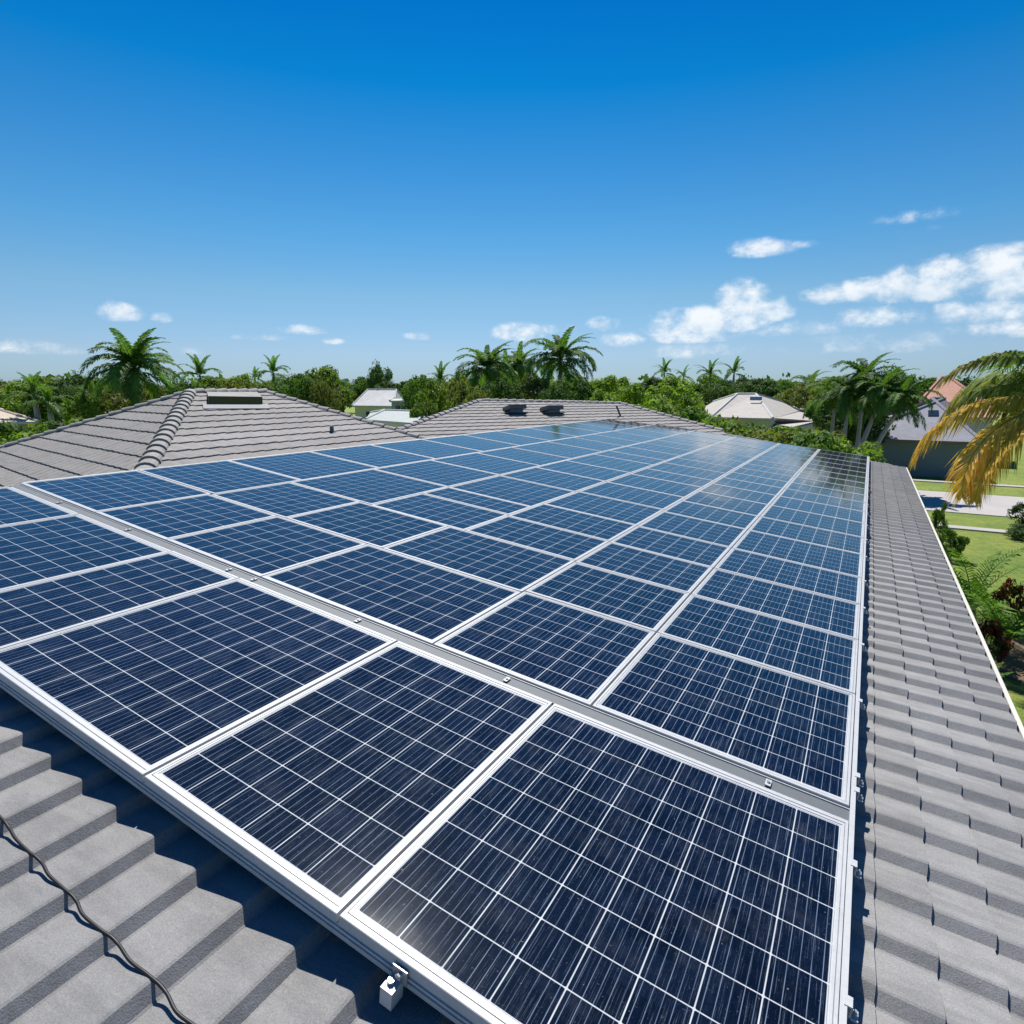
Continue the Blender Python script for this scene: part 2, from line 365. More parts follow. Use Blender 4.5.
def caps(name, a, c, parent, mat, rad=.13, ln=.36):
    a, c = Vector(a), Vector(c)
    if a.z < c.z: a, c = c, a
    L = (c-a).length; t = (c-a)/L; k = int(L/ln)+1
    side = t.cross(Vector((0, 0, 1))).normalized(); up = side.cross(t)
    b = MB()
    for i in range(k):
        p0 = a+t*(i*L/k-.02); p1 = a+t*((i+1)*L/k+.02)
        ring = []
        for p_, rr, lift in ((p0, rad*.94, 0), (p1, rad*1.1, .026)):
            ring.append([p_+side*(math.cos(x)*rr)+up*(math.sin(x)*rr*.75+lift-.02) for x in [math.pi*q/8 for q in range(9)]])
        for q in range(8): b.face((ring[0][q], ring[0][q+1], ring[1][q+1], ring[1][q]))
        b.face(ring[1]); b.face(ring[0][::-1])
    return b.build(name, mat, parent)
house = empty('tiled_house', (-6, 12, 0)); tag(house, 'large grey tiled roof house under the solar array in the foreground', 'house')
house_inv = Matrix.Translation((6, -12, 0))
def hp(o): o.matrix_parent_inverse = house_inv; return o
RD = -.082     # roof surface, in units of H below the panel faces
def rp(x, y, d=RD): return pan(x, y, d)
EX = .682; TOPX = -4.36; YF = 12.95
# main slope: ribs down the slope, course steps parallel to the eave
hipA, hipB = rp(EX, .25), rp(-.25, 1.2)
for k_, pl_ in enumerate(([rp(EX, 1.2), rp(EX, 10.98), rp(-2.2, 12.3), rp(TOPX, 12.0), rp(TOPX, 1.2)], [rp(EX, .25), rp(EX, 1.2), rp(-.25, 1.2)])):
    hp(tiled('roof_slope', pl_, (0, -1, 0), -Xr, tile_near, house, origin=rp(.685, 0, RD-.020), course=.222, seed=3+k_, rib=.039, step=.017, flank=.22, pitch=.283))
hp(tiled('front_roof_slope', [rp(EX, .25), rp(-.25, 1.2), rp(TOPX, 1.2), rp(TOPX, -1.6), rp(-.6, -1.6), rp(EX, -1.6)], Xr, (0, 1, 0), tile_near, house, origin=rp(-3, -1.6, RD-.020), course=8.0, seed=14, rib=.045, step=.008, flank=.19, pitch=.292))
hp(caps('hip_tiles', rp(EX-.02, .25, RD+.012), rp(.215, .717, RD+.012), house, tile_cap, .085))
hp(caps('ridge_tiles', rp(TOPX, -1.6, RD-.03), rp(TOPX, 12.0, RD-.03), house, tile_cap, .10))
# decking under the tiles, eave board, gutter
def prism(name, top, thick, mat, parent):
    b = MB(); t = [Vector(q) for q in top]; lo = [q-Vector((0, 0, thick)) for q in t]
    b.face(t); b.face(lo[::-1])
    for i in range(len(t)): k = (i+1) % len(t); b.face((t[i], lo[i], lo[k], t[k]))
    return b.build(name, mat, parent)
dk = RD-.022
hp(prism('roof_deck', [rp(EX-.01, -1.58, dk), rp(EX-.01, 10.95, dk), rp(-2.2, 12.28, dk), rp(TOPX, 11.98, dk), rp(TOPX, -1.58, dk)], .12, wood_dark, house))
def along(name, a, c, wd, ht, mat, parent):
    a, c = Vector(a), Vector(c); t = (c-a).normalized(); sd_ = t.cross(Vector((0, 0, 1))).normalized()*wd/2; b = MB()
    P = [a+sd_, a-sd_, c-sd_, c+sd_]; lo = [q-Vector((0, 0, ht)) for q in P]
    b.face(P); b.face(lo[::-1])
    for i in range(4): k = (i+1) % 4; b.face((P[i], lo[i], lo[k], P[k]))
    return b.build(name, mat, parent)
g0 = rp(EX, -1.6, RD-.012)+Vector((.03, 0, .01)); g1 = rp(EX, 10.98, RD-.01)+Vector((.03, 0, .01))
hp(along('fascia', g0, g1, .03, .17, paint_white, house))
hp(along('far_fascia', rp(EX, 11.0, RD-.01), rp(-2.2, 12.33, RD-.01), .03, .17, paint_white, house))
ez = g0.z-.2
b = MB(); b.box(((-8.4+.75)/2+.2, 9.8, ez/2), (9.0, 24.4, ez)); hp(b.build('wall', stucco, house))
# wing with the skylight
A = atd(190, 392, 18.0); A.z = 4.94
Hb_ = atz(147, 468, 3.7); k_ = (4.94-2.5)/(4.94-3.7); HbL = A+(Hb_-A)*k_
xr_ = A.x; Bp = Vector((xr_, A.x*ray(265, 392)[1]/ray(265, 392)[0], 4.94))
nrm = (Bp-A).cross(Hb_-A).normalized(); 
def onplane(px, py, P0, N0):
    v = Vector(ray(px, py)); return CAM+v*((P0-CAM).dot(N0)/v.dot(N0))
Rc = onplane(412, 436, A, nrm); RcL = Bp+(Rc-Bp)*((4.94-2.5)/(4.94-Rc.z))
hp(tiled('wing_roof_slope', [A, Bp, RcL, HbL], (0, 1, 0), (-1, 0, .3), tile_wing, house, course=.42, pitch=.33, rib=.014, step=.027, seed=5))
Lc = atz(0, 449, 3.5); LcL = A+(Lc-A)*((4.94-2.5)/(4.94-3.5))
hp(tiled('wing_end_slope', [A, HbL, LcL], (HbL-LcL), A-HbL, tile_wing, house, course=.42, pitch=.33, rib=.014, step=.027, seed=6))
back = Vector((LcL.x+.5, Bp.y+4, 2.5))
b = MB(); b.face([A, LcL, back, Bp]); b.face([Bp, back, RcL]); hp(b.build('wing_back_slope', tile_wing, house))
hp(caps('wing_hip_tiles', HbL, A, house, tile_cap, .16, .38)); hp(caps('wing_ridge_tiles', A, Bp, house, tile_cap, .13)); hp(caps('wing_hip_tiles', Bp, RcL, house, tile_cap, .12)); hp(caps('wing_hip_tiles', LcL, A, house, tile_cap, .12))
b = MB(); b.box(((HbL.x+LcL.x)/2-.3, (HbL.y+back.y)/2+1, 1.2), (abs(HbL.x-LcL.x)-2, 7.5, 2.4)); hp(b.build('wing_wall', stucco, house))
# second wing behind the far half of the array
pn = Vector((.833, -.553, 0)); ps = .22; E1 = atd(480, 400.5, 23.8); E1.z = 4.6
N2 = Vector((pn.x*ps, pn.y*ps, 1)).normalized()
E1 = onplane(480, 400.5, Vector((-13, 19.9, 4.6)), N2); E2 = onplane(620, 403.5, Vector((-13, 19.9, 4.6)), N2)
Gp = onplane(722, 431, Vector((-13, 19.9, 4.6)), N2); L2 = onplane(402, 429, Vector((-13, 19.9, 4.6)), N2)
E1m = onplane(560, 400.2, Vector((-13, 19.9, 4.6)), N2)
def pz(x, y): return Vector((x, y, 4.6-ps*((x+13)*pn.x+(y-19.9)*pn.y)))
L2l = E1+(L2-E1)*1.7
hp(tiled('back_wing_slope', [E1, E1m, E2, Gp, pz(-2.5, 19.5), pz(-8, 11), L2l], (.553, .833, 0), -pn, tile_wing, house, course=.40, pitch=.33, rib=.014, step=.027, seed=8))
hp(caps('back_wing_ridge_tiles', E1, E2, house, tile_cap, .11)); hp(caps('back_wing_hip_tiles', E2, Gp, house, tile_cap, .12)); hp(caps('back_wing_hip_tiles', L2l, E1, house, tile_cap, .12))
b = MB(); bk1, bk2 = Vector((-20, 24, 2.4)), Vector((-10, 31, 2.4)); b.face([L2l, bk1, E1]); b.face([E1, bk1, bk2, E2]); b.face([E2, bk2, Gp]); hp(b.build('back_wing_rear_slope', tile_wing, house))
b = MB(); b.box((-11.5, 22, 1.1), (7, 10, 2.2), ); hp(b.build('back_wing_wall', stucco, house))
# skylight on the first wing
sky_t = empty('skylight', onplane(232, 398, A, nrm)); tag(sky_t, 'dark flat skylight in a pale frame just below the ridge of the left wing roof', 'skylight')
q = [onplane(207, 393, A, nrm), onplane(257, 393, A, nrm), onplane(263, 406, A, nrm), onplane(209, 406, A, nrm)]
ctr = sky_t.location.copy(); zz = Vector((0, 0, 1))
T4 = [q[0]+zz*.04-ctr, q[1]+zz*.04-ctr, q[2]+zz*.24-ctr, q[3]+zz*.24-ctr]; B4 = [x-ctr-zz*.1 for x in q]
b = MB(); b.face(T4)
for k in (0, 1, 3): b.face((T4[k], B4[k], B4[(k+1) % 4], T4[(k+1) % 4]))
b.build('lid', tile_cap, sky_t)
b = MB(); b.face((T4[2], B4[2], B4[3], T4[3])); b.build('glass', wglass, sky_t)
dn_ = (q[2]-q[1]).normalized(); sx_ = (q[2]-q[3]).normalized(); b = MB()
F_ = [q[3]-sx_*.15+zz*.06-ctr, q[2]+sx_*.15+zz*.06-ctr, q[2]+sx_*.15+dn_*.45+zz*.05-ctr, q[3]-sx_*.15+dn_*.45+zz*.05-ctr]; b.face(F_); b.build('flashing', simple('lead_flashing', (.20, .21, .23), .7), sky_t)
# two roof vents, pipe
N2u = N2
def vent(px, py, label):
    c = onplane(px, py, Vector((-13, 19.9, 4.6)), N2)
    t = empty('roof_vent', c); tag(t, label, 'roof vent', 'low grey vents on the back wing roof')
    M = Matrix((Vector((.553, .833, 0)), Vector((-.833, .553, 0)), Vector((0, 0, 1)))).transposed().to_4x4() @ Matrix.Rotation(-.2, 4, 'X')
    b = MB(); b.box(M @ Vector((0, .05, .06)), (.46, .5, .14), M); b.build('vent_base', alu_grey, t)
    b = MB(); b.box(M @ Vector((0, 0, .20)), (.66, .62, .14), M); bevel(b.build('vent_hood', M_vent, t), .05, 3)
    b = MB(); b.box(M @ Vector((0, .3, .012)), (.9, 1.0, .02), M); b.build('flashing', alu_grey, t)
M_vent = simple('vent_grey', (.09, .10, .115), .5)
vent(515, 413.5, 'low dark grey roof vent on the back wing, left one of the pair'); vent(552, 414, 'low dark grey roof vent on the back wing, right one of the pair')
def pipe(px, py, P0, N0, label, h=.3, r_=.045, tilt=(0, 0)):
    c = onplane(px, py, P0, N0); t = empty('vent_pipe', c); tag(t, label, 'pipe')
    b = MB(); b.tube([(0, 0, -.1), (tilt[0]*h, tilt[1]*h, h)], r_, 12); b.build('pipe', M_vent, t)
    b = MB(); b.tube([(0, 0, -.03), (0, 0, .03)], [r_*2.6, r_*1.4], 12); b.build('collar', alu_grey, t)
pipe(332, 433, A, nrm, 'small dark vent pipe near the bottom of the left wing roof', .16, .05)
pipe(622, 417, Vector((-13, 19.9, 4.6)), N2, 'thin dark leaning pipe behind the far corner of the solar array', .42, .035, (-.5, -.2))
# ------------------------------------------------------------------ solar array
ORD = ['first', 'second', 'third', 'fourth', 'fifth', 'sixth', 'seventh', 'eighth', 'ninth', 'tenth', 'eleventh', 'twelfth', 'thirteenth', 'fourteenth', 'fifteenth', 'sixteenth', 'seventeenth', 'eighteenth', 'nineteenth', 'twentieth']
def panel(x0, x1, y0, y1, label, fw=.0165, gap=.0035, far_w=0, drop=0, near_w=0):
    x0 += gap; x1 -= gap; y0 += gap; y1 -= gap
    t = empty('solar_panel', pan((x0+x1)/2, (y0+y1)/2, drop+rnd.uniform(-.0012, .0012)), (rnd.uniform(-.0012, .0012), SL+rnd.uniform(-.0012, .0012), 0))
    tag(t, label, 'solar panel', 'framed solar panels of the roof array')
    X, Y = (x1-x0)*H/2, (y1-y0)*H/2; w1 = fw*H; wf = (far_w or fw)*H; wn = (near_w or fw)*H
    nx = max(1, round((x1-x0-2*fw)/.0905)); ny = max(1, round((y1-y0-2*fw)/.093))
    ix0, ix1, iy0, iy1 = -X+w1, X-w1, -Y+wn, Y-wf; e = .035
    b = MB(); b.face([(ix0-.004, iy0-.004, -.005), (ix1+.004, iy0-.004, -.005), (ix1+.004, iy1+.004, -.005), (ix0-.004, iy1+.004, -.005)], [(-e, -e), (nx+e, -e), (nx+e, ny+e), (-e, ny+e)]); b.build('glass', cells, t)
    b = MB()
    def rect(a, bx, c, d, z): return [Vector((a, c, z)), Vector((bx, c, z)), Vector((bx, d, z)), Vector((a, d, z))]
    def lerp(q): return rect(-X+w1*q, X-w1*q, -Y+wn*q, Y-wf*q, 0)
    def at(r_, z): return [Vector((p_.x, p_.y, z)) for p_ in r_]
    rings = [at(lerp(0), -.042), at(lerp(0), -.002), at(lerp(.06), 0), at(lerp(.42), 0), at(lerp(.44), -.006), at(lerp(.50), -.006), at(lerp(.52), -.001), at(lerp(.80), -.001), at(lerp(.82), -.004), at(lerp(.97), -.004), at(lerp(1.0), -.007)]
    for a, c in zip(rings[:-1], rings[1:]):
        for i in range(4): k = (i+1) % 4; b.face((a[i], a[k], c[k], c[i]))
    a, c = at(lerp(0), -.042), at(lerp(1.2), -.042)
    for i in range(4): k = (i+1) % 4; b.face((a[k], a[i], c[i], c[k]))
    b.build('frame', alu, t)
    return t
Rr = [1.575, 2.235, 2.765, 3.255, 3.745, 4.305, 4.82, 5.36, 5.88, 6.36, 6.82, 7.27, 7.72, 8.21, 8.71, 9.22, 9.76, 10.34, 10.96]
Rc3 = [1.575, 2.215, 2.79, 3.27, 3.76, 4.37, 4.97, 5.58, 6.06, 6.66, 7.19, 7.80, 8.40, 9.0, 9.62, 10.28, 10.96]
Rc4 = [1.575, 2.215, 2.79, 3.30, 3.61, 4.34, 4.98, 5.63, 6.36, 6.83, 7.44, 8.06, 8.69, 9.36, 10.04, 10.96]
Rc5 = [1.575, 2.215, 2.80, 3.62, 4.36, 5.11, 5.81, 6.67, 7.45, 8.11, 8.90, 9.70, 10.5, 11.2]
Rc6 = [1.575, 2.24, 2.91, 3.70, 4.46, 5.26, 6.05, 6.81, 7.64, 8.52, 9.24, 10.15, 11.1, 12.0]
ii = {1.585: -2.03, 2.215: -1.975, 2.79: -1.88}
def x_ii(y): return -2.03 if y < 2.2 else (-1.94 if y < 2.75 else -1.835)
colx = [(.171, -.53), (-.53, -1.13), (-1.13, None), (None, -2.55), (-2.55, -3.30), (-3.30, -4.12)]
cname = ['in the rightmost column', 'in the second column from the right', 'in the third column from the right', 'in the third column from the left', 'in the second column from the left', 'in the leftmost column']
for ci, (rows, (xa, xb)) in enumerate(zip((Rr, Rr, Rc3, Rc4, Rc5, Rc6), colx)):
    for j in range(len(rows)-1):
        y0, y1 = rows[j], rows[j+1]
        a = xa if xa is not None else x_ii(y0+.05); c = xb if xb is not None else x_ii(y0+.05)
        if ci == 3 and j < 1: c = -2.70
        if ci == 4 and j < 1: a, c = -2.70, -3.32
        if ci == 5 and j < 1: a = -3.32
        if ci == 3 and j == 1: c = -2.64
        if ci == 4 and j == 1: a = -2.64
        lab = 'blue solar panel %s, %s row beyond the grey channel' % (cname[ci], ORD[j])
        panel(c, a, y0, y1, lab, near_w=.022 if j == 0 else 0)
nb = [.172, -.626, -1.232, -2.075, -2.54, -3.33, -4.06]
npos = ['at the near right corner of the array', 'next to the near right corner panel', 'third from the right', 'fourth from the right', 'fifth from the right', 'leftmost']
for j in range(6):
    panel(nb[j+1], nb[j], .641, 1.518, 'dusty blue solar panel in the nearest row, '+npos[j], fw=.0165, far_w=.030, near_w=.027)
# rails
def rail(name, x0, x1, y0, y1, n0, n1, mat, label, cat='rail', lips=True):
    t = empty(name, pan((x0+x1)/2, (y0+y1)/2, n1), (0, SL, 0)); tag(t, label, cat)
    X, Y, Z = (x1-x0)*H, (y1-y0)*H, (n1-n0)*H
    b = MB(); b.box((0, 0, -Z/2), (X, Y, Z)); o = b.build('rail', mat, t)
    return t
ch = rail('mounting_rail', -4.1, .172, 1.519, 1.574, -.035, -.008, alu_grey, 'long grey channel between the nearest row and the rest of the array')
b = MB(); wch = .053*H
for s_ in (-1, 1): b.box((0, s_*(wch/2-.004), .003), (4.272*H, .006, .006)); b.build('lip', alu, ch)
fr = rail('mounting_rail', -4.1, .17, .646, .669, -.052, -.0225, alu, 'grooved silver rail under the near edge of the array')
b = MB()
for z_ in (-.012, -.034): b.box((0, -.023-.003, z_), (4.27*H, .006, .008))
b.build('ridge_line', alu, fr)
ed = rail('mounting_rail', .1700, .1815, .65, 10.97, -.062, -.003, alu, 'straight silver rail along the right edge of the array')
rail('mounting_rail', -4.145, -4.123, 1.60, 12.0, -.04, -.004, alu, 'straight silver rail along the upper left edge of the array')
for k_, yy in enumerate((.95, 1.28, 1.9, 2.5, 3.0, 3.5, 4.03, 4.55, 5.1, 5.6, 6.1, 6.6, 7.05, 7.5, 8.0, 8.5, 9.0, 9.5, 10.1, 10.7)):
    rail('cross_rail', -4.1, .16, yy-.01, yy+.01, -.075, -.023, alu_grey, 'cross rail under the panels, %s from the near edge' % ORD[min(k_, 19)])
# end clamps on the right edge
def clamp_proto():
    t = empty('end_clamp', (0, 0, 0), (0, SL, 0)); tag(t, 'x', 'clamp', 'silver clamps along the right edge of the array')
    b = MB(); b.box((.006, 0, .002), (.026, .042, .006)); b.box((.018, 0, -.022), (.006, .042, .045)); b.box((.030, 0, -.042), (.028, .042, .006)); bevel(b.build('bracket', alu, t), .002, 2)
    b = MB(); b.tube([(.032, 0, -.040), (.032, 0, -.028)], .009, 6); b.tube([(.032, 0, -.028), (.032, 0, -.018)], .005, 8); b.build('bolt', zinc, t)
    return t
cp = clamp_proto(); ys = [1.02, 1.375, 1.665, 1.735, 2.2, 2.73, 3.22, 3.7, 4.27, 4.78, 5.3, 5.84, 6.3, 6.8, 7.25, 7.7, 8.2]
for i, yy in enumerate(ys):
    lab = 'small silver clamp on the right edge of the array, %s from the bottom' % ORD[i]
    if i == 0: cp.location = pan(.180, yy, -.004); cp['label'] = lab
    else: copy_thing(cp, pan(.180, yy, -.004), label=lab)
# bolts standing in the channel
t = empty('channel_clamp', (0, 0, 0), (0, SL, 0)); tag(t, 'x', 'clamp', 'small clamps in the grey channel')
b = MB(); b.box((0, 0, .009), (.028, .055, .006)); b.box((0, 0, .003), (.024, .024, .010)); bevel(b.build('plate', alu, t), .002)
b = MB(); b.tube([(0, 0, .011), (0, 0, .020)], .009, 6); b.build('bolt', zinc, t)
cx = [-.018, -.808, -1.45, -2.03, -2.19, -2.95, -3.6]
cw = ['nearest to the camera', 'second from the near end', 'third from the near end', 'just left of the third', 'fifth from the near end', 'sixth from the near end', 'farthest up the channel']
for i, x_ in enumerate(cx):
    if i == 0: t.location = pan(x_, 1.545, -.008); t['label'] = 'small silver clamp in the grey channel, '+cw[0]
    else: copy_thing(t, pan(x_, 1.545, -.008), label='small silver clamp in the grey channel, '+cw[i])
# foot bracket on the near edge
t = empty('foot_bracket', pan(-.482, .642, -.03), (0, SL, 0)); tag(t, 'silver block bracket bolted to the near edge of the array', 'bracket')
b = MB(); b.box((0, -.03, -.045), (.05, .06, .07)); bevel(b.build('block', alu, t), .004)
b = MB(); b.box((.012, -.004, .010), (.06, .008, .06)); bevel(b.build('plate', zinc, t), .002)
b = MB(); b.tube([(.014, -.006, .016), (.014, -.022, .016)], .012, 6); b.tube([(-.005, -.03, -.012), (-.005, -.03, .004)], .013, 6); b.build('bolt', zinc, t)
# black cable lying on the near tiles
def z1(x, y): return (x*.375, 640+y*.375)
cpx = [(-60, 395), (0, 455), (22, 480), (40, 510), (75, 545), (108, 570), (128, 605), (165, 640), (200, 670), (218, 708), (262, 748), (310, 782), (345, 832), (395, 872), (440, 912), (468, 965), (510, 1000), (552, 1026), (640, 1090)]
pts = []
Pl = rp(0, 0, RD+.024)
for q in cpx: pts.append(onplane(*z1(*q), Pl, Nn))
def rib_h(x):
    u_ = ((x+3)*H/.292) % 1.0; fl_ = .19; P_ = [(0, 0), ((1-fl_)*.45, .50), ((1-fl_)*.80, .86), (1-fl_-.01, 1.0), (.965, .05), (1, 0)]
    for (a, ha), (c, hc) in zip(P_, P_[1:]):
        if a <= u_ <= c: return ha+(hc-ha)*(u_-a)/(c-a)
    return 0
fine_pts = []
for i in range(len(pts)-1):
    p0, p1, p2, p3 = pts[max(i-1, 0)], pts[i], pts[i+1], pts[min(i+2, len(pts)-1)]
    for k in range(9):
        t_ = k/9; fine_pts.append(.5*((2*p1)+(p2-p0)*t_+(2*p0-5*p1+4*p2-p3)*t_*t_+(3*p1-p0-3*p2+p3)*t_**3))
fp2 = []
for q in fine_pts:
    x_ = (q-CAM).dot(Xr)/H; y_ = (q-CAM).dot(Yw)/H; hs_ = [rib_h(x_+k_*.006) for k_ in range(-3, 4)]
    fp2.append(pan(x_, y_, RD-.020)+Nn*(.045*(.82+.18*max(hs_))+.006))
fine_pts = fp2
b = MB(); b.tube(fine_pts, .0062, 8); tag(b.build('cable', rubber, smooth=True), 'thin black cable snaking over the grey tiles at lower left', 'cable')
# ------------------------------------------------------------------ neighbouring houses
def px_house(label, corners, ridge, ez, rz, wallmat, roofmat, windows=(), inset=.5, name='house', base=0., group=None):
    """corners: four photo pixels of the eave at height ez, in order round the roof; ridge: two (pixel, pixel) ends at height rz"""
    E = [atz(x, y, ez) if not isinstance(x, Vector) else x for x, y in corners] if not isinstance(corners[0], Vector) else corners
    Rg = [atz(x, y, rz) for x, y in ridge] if not isinstance(ridge[0], Vector) else ridge
    return E, Rg
def hip_house(label, E, Rg, ez, wallmat, roofmat, win, group=None, fascia=paint_white, capmat=None, cat='house'):
    cen = sum(E, Vector())/4; root = empty('house', (cen.x, cen.y, 0)); tag(root, label, cat, group)
    inv = Matrix.Translation((-cen.x, -cen.y, 0))
    def P_(o): o.matrix_parent_inverse = inv; return o
    a, c = Rg
    b = MB(); b.face([E[0], E[1], a]); b.face([E[1], E[2], c, a]); b.face([E[2], E[3], c]); b.face([E[3], E[0], a, c])
    o = P_(b.build('roof', roofmat, root))
    bm = bmesh.new(); bm.from_mesh(o.data); bmesh.ops.remove_doubles(bm, verts=bm.verts, dist=.01); bmesh.ops.recalc_face_normals(bm, faces=bm.faces); bm.to_mesh(o.data); bm.free()
    b = MB()
    for i in range(4):
        k = (i+1) % 4; p0, p1 = E[i], E[k]; dn = Vector((0, 0, -.16)); u_ = Vector((0, 0, .01)); out = ((p0+p1)/2-cen); out.z = 0; out.normalize(); q0, q1 = p0+out*.03, p1+out*.03
        b.face([q0+u_, q1+u_, q1+dn, q0+dn]); b.face([q0+u_, p0+u_, p1+u_, q1+u_])
    b.face([e_+Vector((0, 0, -.15)) for e_ in E]); P_(b.build('fascia', fascia, root))
    b = MB()
    for (p0, p1) in ((E[0], a), (E[1], a), (a, c), (E[2], c), (E[3], c)):
        b.tube([p0+Vector((0, 0, .03)), p1+Vector((0, 0, .03))], .10, 6)
    P_(b.build('ridge_tiles', capmat or roofmat, root))
    W = [cen+(e_-cen)*(1-.6/max(.7, (Vector((e_.x-cen.x, e_.y-cen.y)).length))) for e_ in E]
    b = MB(); top = [Vector((q.x, q.y, ez-.02)) for q in W]; bot = [Vector((q.x, q.y, 0)) for q in W]
    for i in range(4): k = (i+1) % 4; b.face([bot[i], bot[k], top[k], top[i]])
    P_(b.build('wall', wallmat, root))
    for (i, u0, u1, z0, z1_, kind) in win:
        k = (i+1) % 4; p0, p1 = W[i].copy(), W[k].copy(); p0.z = p1.z = 0; out = ((p0+p1)/2-cen); out.z = 0
        t_ = (p1-p0); nn = Vector((t_.y, -t_.x, 0)).normalized(); nn = nn if nn.dot(out) > 0 else -nn
        def Q(u, z, o_): r_ = p0+t_*u+nn*o_; r_.z = z; return r_
        fw_ = .07/t_.length; b = MB()
        for (ua, ub, za, zb) in ((u0-fw_, u0, z0-.07, z1_+.07), (u1, u1+fw_, z0-.07, z1_+.07), (u0, u1, z1_, z1_+.07), (u0, u1, z0-.07, z0)):
            b.face([Q(ua, za, .05), Q(ub, za, .05), Q(ub, zb, .05), Q(ua, zb, .05)])
            for e0, e1 in (((ua, za), (ub, za)), ((ub, za), (ub, zb)), ((ub, zb), (ua, zb)), ((ua, zb), (ua, za))):
                b.face([Q(*e0, .05), Q(*e1, .05), Q(*e1, 0), Q(*e0, 0)])
        fo = P_(b.build('window' if kind == 'w' else 'door', paint_white, root))
        b = MB(); b.face([Q(u0, z0, .02), Q(u1, z0, .02), Q(u1, z1_, .02), Q(u0, z1_, .02)])
        g_ = b.build('pane' if kind == 'w' else 'leaf', wglass if kind == 'w' else wood_dark, fo); g_.matrix_parent_inverse = Matrix.Identity(4)
        g_.matrix_parent_inverse = Matrix.Identity(4)
    return root, inv
# beige house right of centre
ezM = 3.0; E = [atz(702.5, 405, ezM), atz(711, 417, ezM), atz(773, 418.5, ezM), atz(805, 409, ezM)]
Rg = [atd(737, 394.2, 60), atd(756, 394, 62)]
Rg[0].z = Rg[1].z = 4.62
hm, inv = hip_house('beige hip roofed house beyond the array with a lower side roof', E, Rg, ezM, stucco_w, roof_beige, [(1, .45, .62, .2, 2.3, 'd'), (1, .68, .76, .1, 2.3, 'd'), (2, .3, .6, 1, 2.2, 'w')], capmat=roof_white)
low = [atz(770, 423.5, 2.5), atz(792, 427, 2.5), atz(817, 421, 2.5), atz(819.5, 414, 2.5)]
b = MB(); hi_ = [atz(775, 418, 3.0), atz(805, 410, 2.9)]; b.face([low[0], low[1], low[2], hi_[1], hi_[0]]); b.face([low[2], low[3], hi_[1]]); b.face([q_-Vector((0, 0, .12)) for q_ in low]); o = b.build('side_roof', roof_beige, hm); o.matrix_parent_inverse = inv
b = MB(); cc = sum(low, Vector())/4; W = [cc+(q_-cc)*.85 for q_ in low]
for i in range(4): k = (i+1) % 4; b.face([Vector((W[i].x, W[i].y, 0)), Vector((W[k].x, W[k].y, 0)), Vector((W[k].x, W[k].y, 2.45)), Vector((W[i].x, W[i].y, 2.45))])
o = b.build('side_wall', stucco_w, hm); o.matrix_parent_inverse = inv
b = MB(); c_ = atz(764, 432, 1.0); b.box((c_.x, c_.y, 1.45), (.55, .55, 2.9)); o = b.build('porch_column', stucco_w, hm); o.matrix_parent_inverse = inv
b = MB(); c_ = atd(756, 398.5, 56); b.box((0, 0, 0), (.9, .4, .3)); o = b.build('roof_vent', simple('vent_blue', (.12, .22, .36), .5), hm); o.location = c_; o.matrix_parent_inverse = inv
# slate house at right behind the palms
ez2 = 2.15; y0_ = 42.3
def onY(px, y, z): 
    v = ray(px, 430); return Vector((v[0]/v[1]*y, y, z))
E = [onY(850, 55, ez2), onY(847, y0_, ez2), onY(1003, y0_, ez2), onY(1003, 55, ez2)]; E = [E[0], E[1], E[2], E[3]]
E[2].x = onY(985, y0_, 0).x; E[3].x = E[2].x
Rg = [Vector((E[1].x+5.2, 48.5, 4.45)), Vector((E[2].x-2.2, 48.5, 4.45))]
hr, inv = hip_house('low teal grey house with slate roof behind the leaning palms', [E[0], E[1], E[2], E[3]], Rg, ez2, stucco_g, roof_slate, [], fascia=simple('brown_fascia', (.16, .12, .09), .7))
sN = (E[2]-E[1]).cross(Rg[0]-E[1]).normalized(); sN = sN if sN.z > 0 else -sN
v4 = [onplane(*q, E[1], sN)+sN*.06 for q in ((928, 411), (938.5, 411), (938.5, 416.5), (928, 416.5))]
b = MB(); b.face(v4); v5 = [q_-sN*.08 for q_ in v4]
for i in range(4): k = (i+1) % 4; b.face((v4[i], v4[k], v5[k], v5[i]))
o = b.build('roof_window', wglass, hr); o.matrix_parent_inverse = inv
# terracotta house behind it
E = [Vector((q_.x, q_.y, 4.1)) for q_ in (onY(916, 66, 0), onY(916, 58, 0), onY(980, 58, 0), onY(980, 66, 0))]
Rg = [Vector((onY(934, 62, 0).x, 62, 6.0)), Vector((onY(942, 62, 0).x, 62, 6.0))]
hip_house('two storey white house with terracotta roof at the right horizon', E, Rg, 4.1, stucco_w, roof_terra, [(1, .1, .25, 2.7, 3.6, 'w'), (1, .5, .6, 2.7, 3.6, 'w')])
E = [Vector((q_.x, q_.y, 3.2)) for q_ in (onY(950, 57, 0), onY(950, 51.5, 0), onY(996, 51.5, 0), onY(996, 57, 0))]
Rg = [Vector((onY(962, 54.5, 0).x, 54.5, 4.6)), Vector((onY(974, 54.5, 0).x, 54.5, 4.6))]
hip_house('single storey pink tiled house in front of the terracotta one', E, Rg, 3.2, stucco_w, roof_terra, [])
# tan house far left
E = [atz(-70, 412, 2.7), atz(-60, 424.5, 2.7), atz(38, 421.5, 2.7), atz(20, 412, 2.7)]; Rg = [atd(-45, 402, 67), atd(-6, 407, 67)]; Rg[0].z = Rg[1].z = 3.5
hip_house('tan roofed house at the far left edge behind shrubs', E, Rg, 2.7, stucco, roof_tan, [(1, .86, .94, .2, 2.2, 'd'), (1, .6, .75, .9, 2, 'w')])
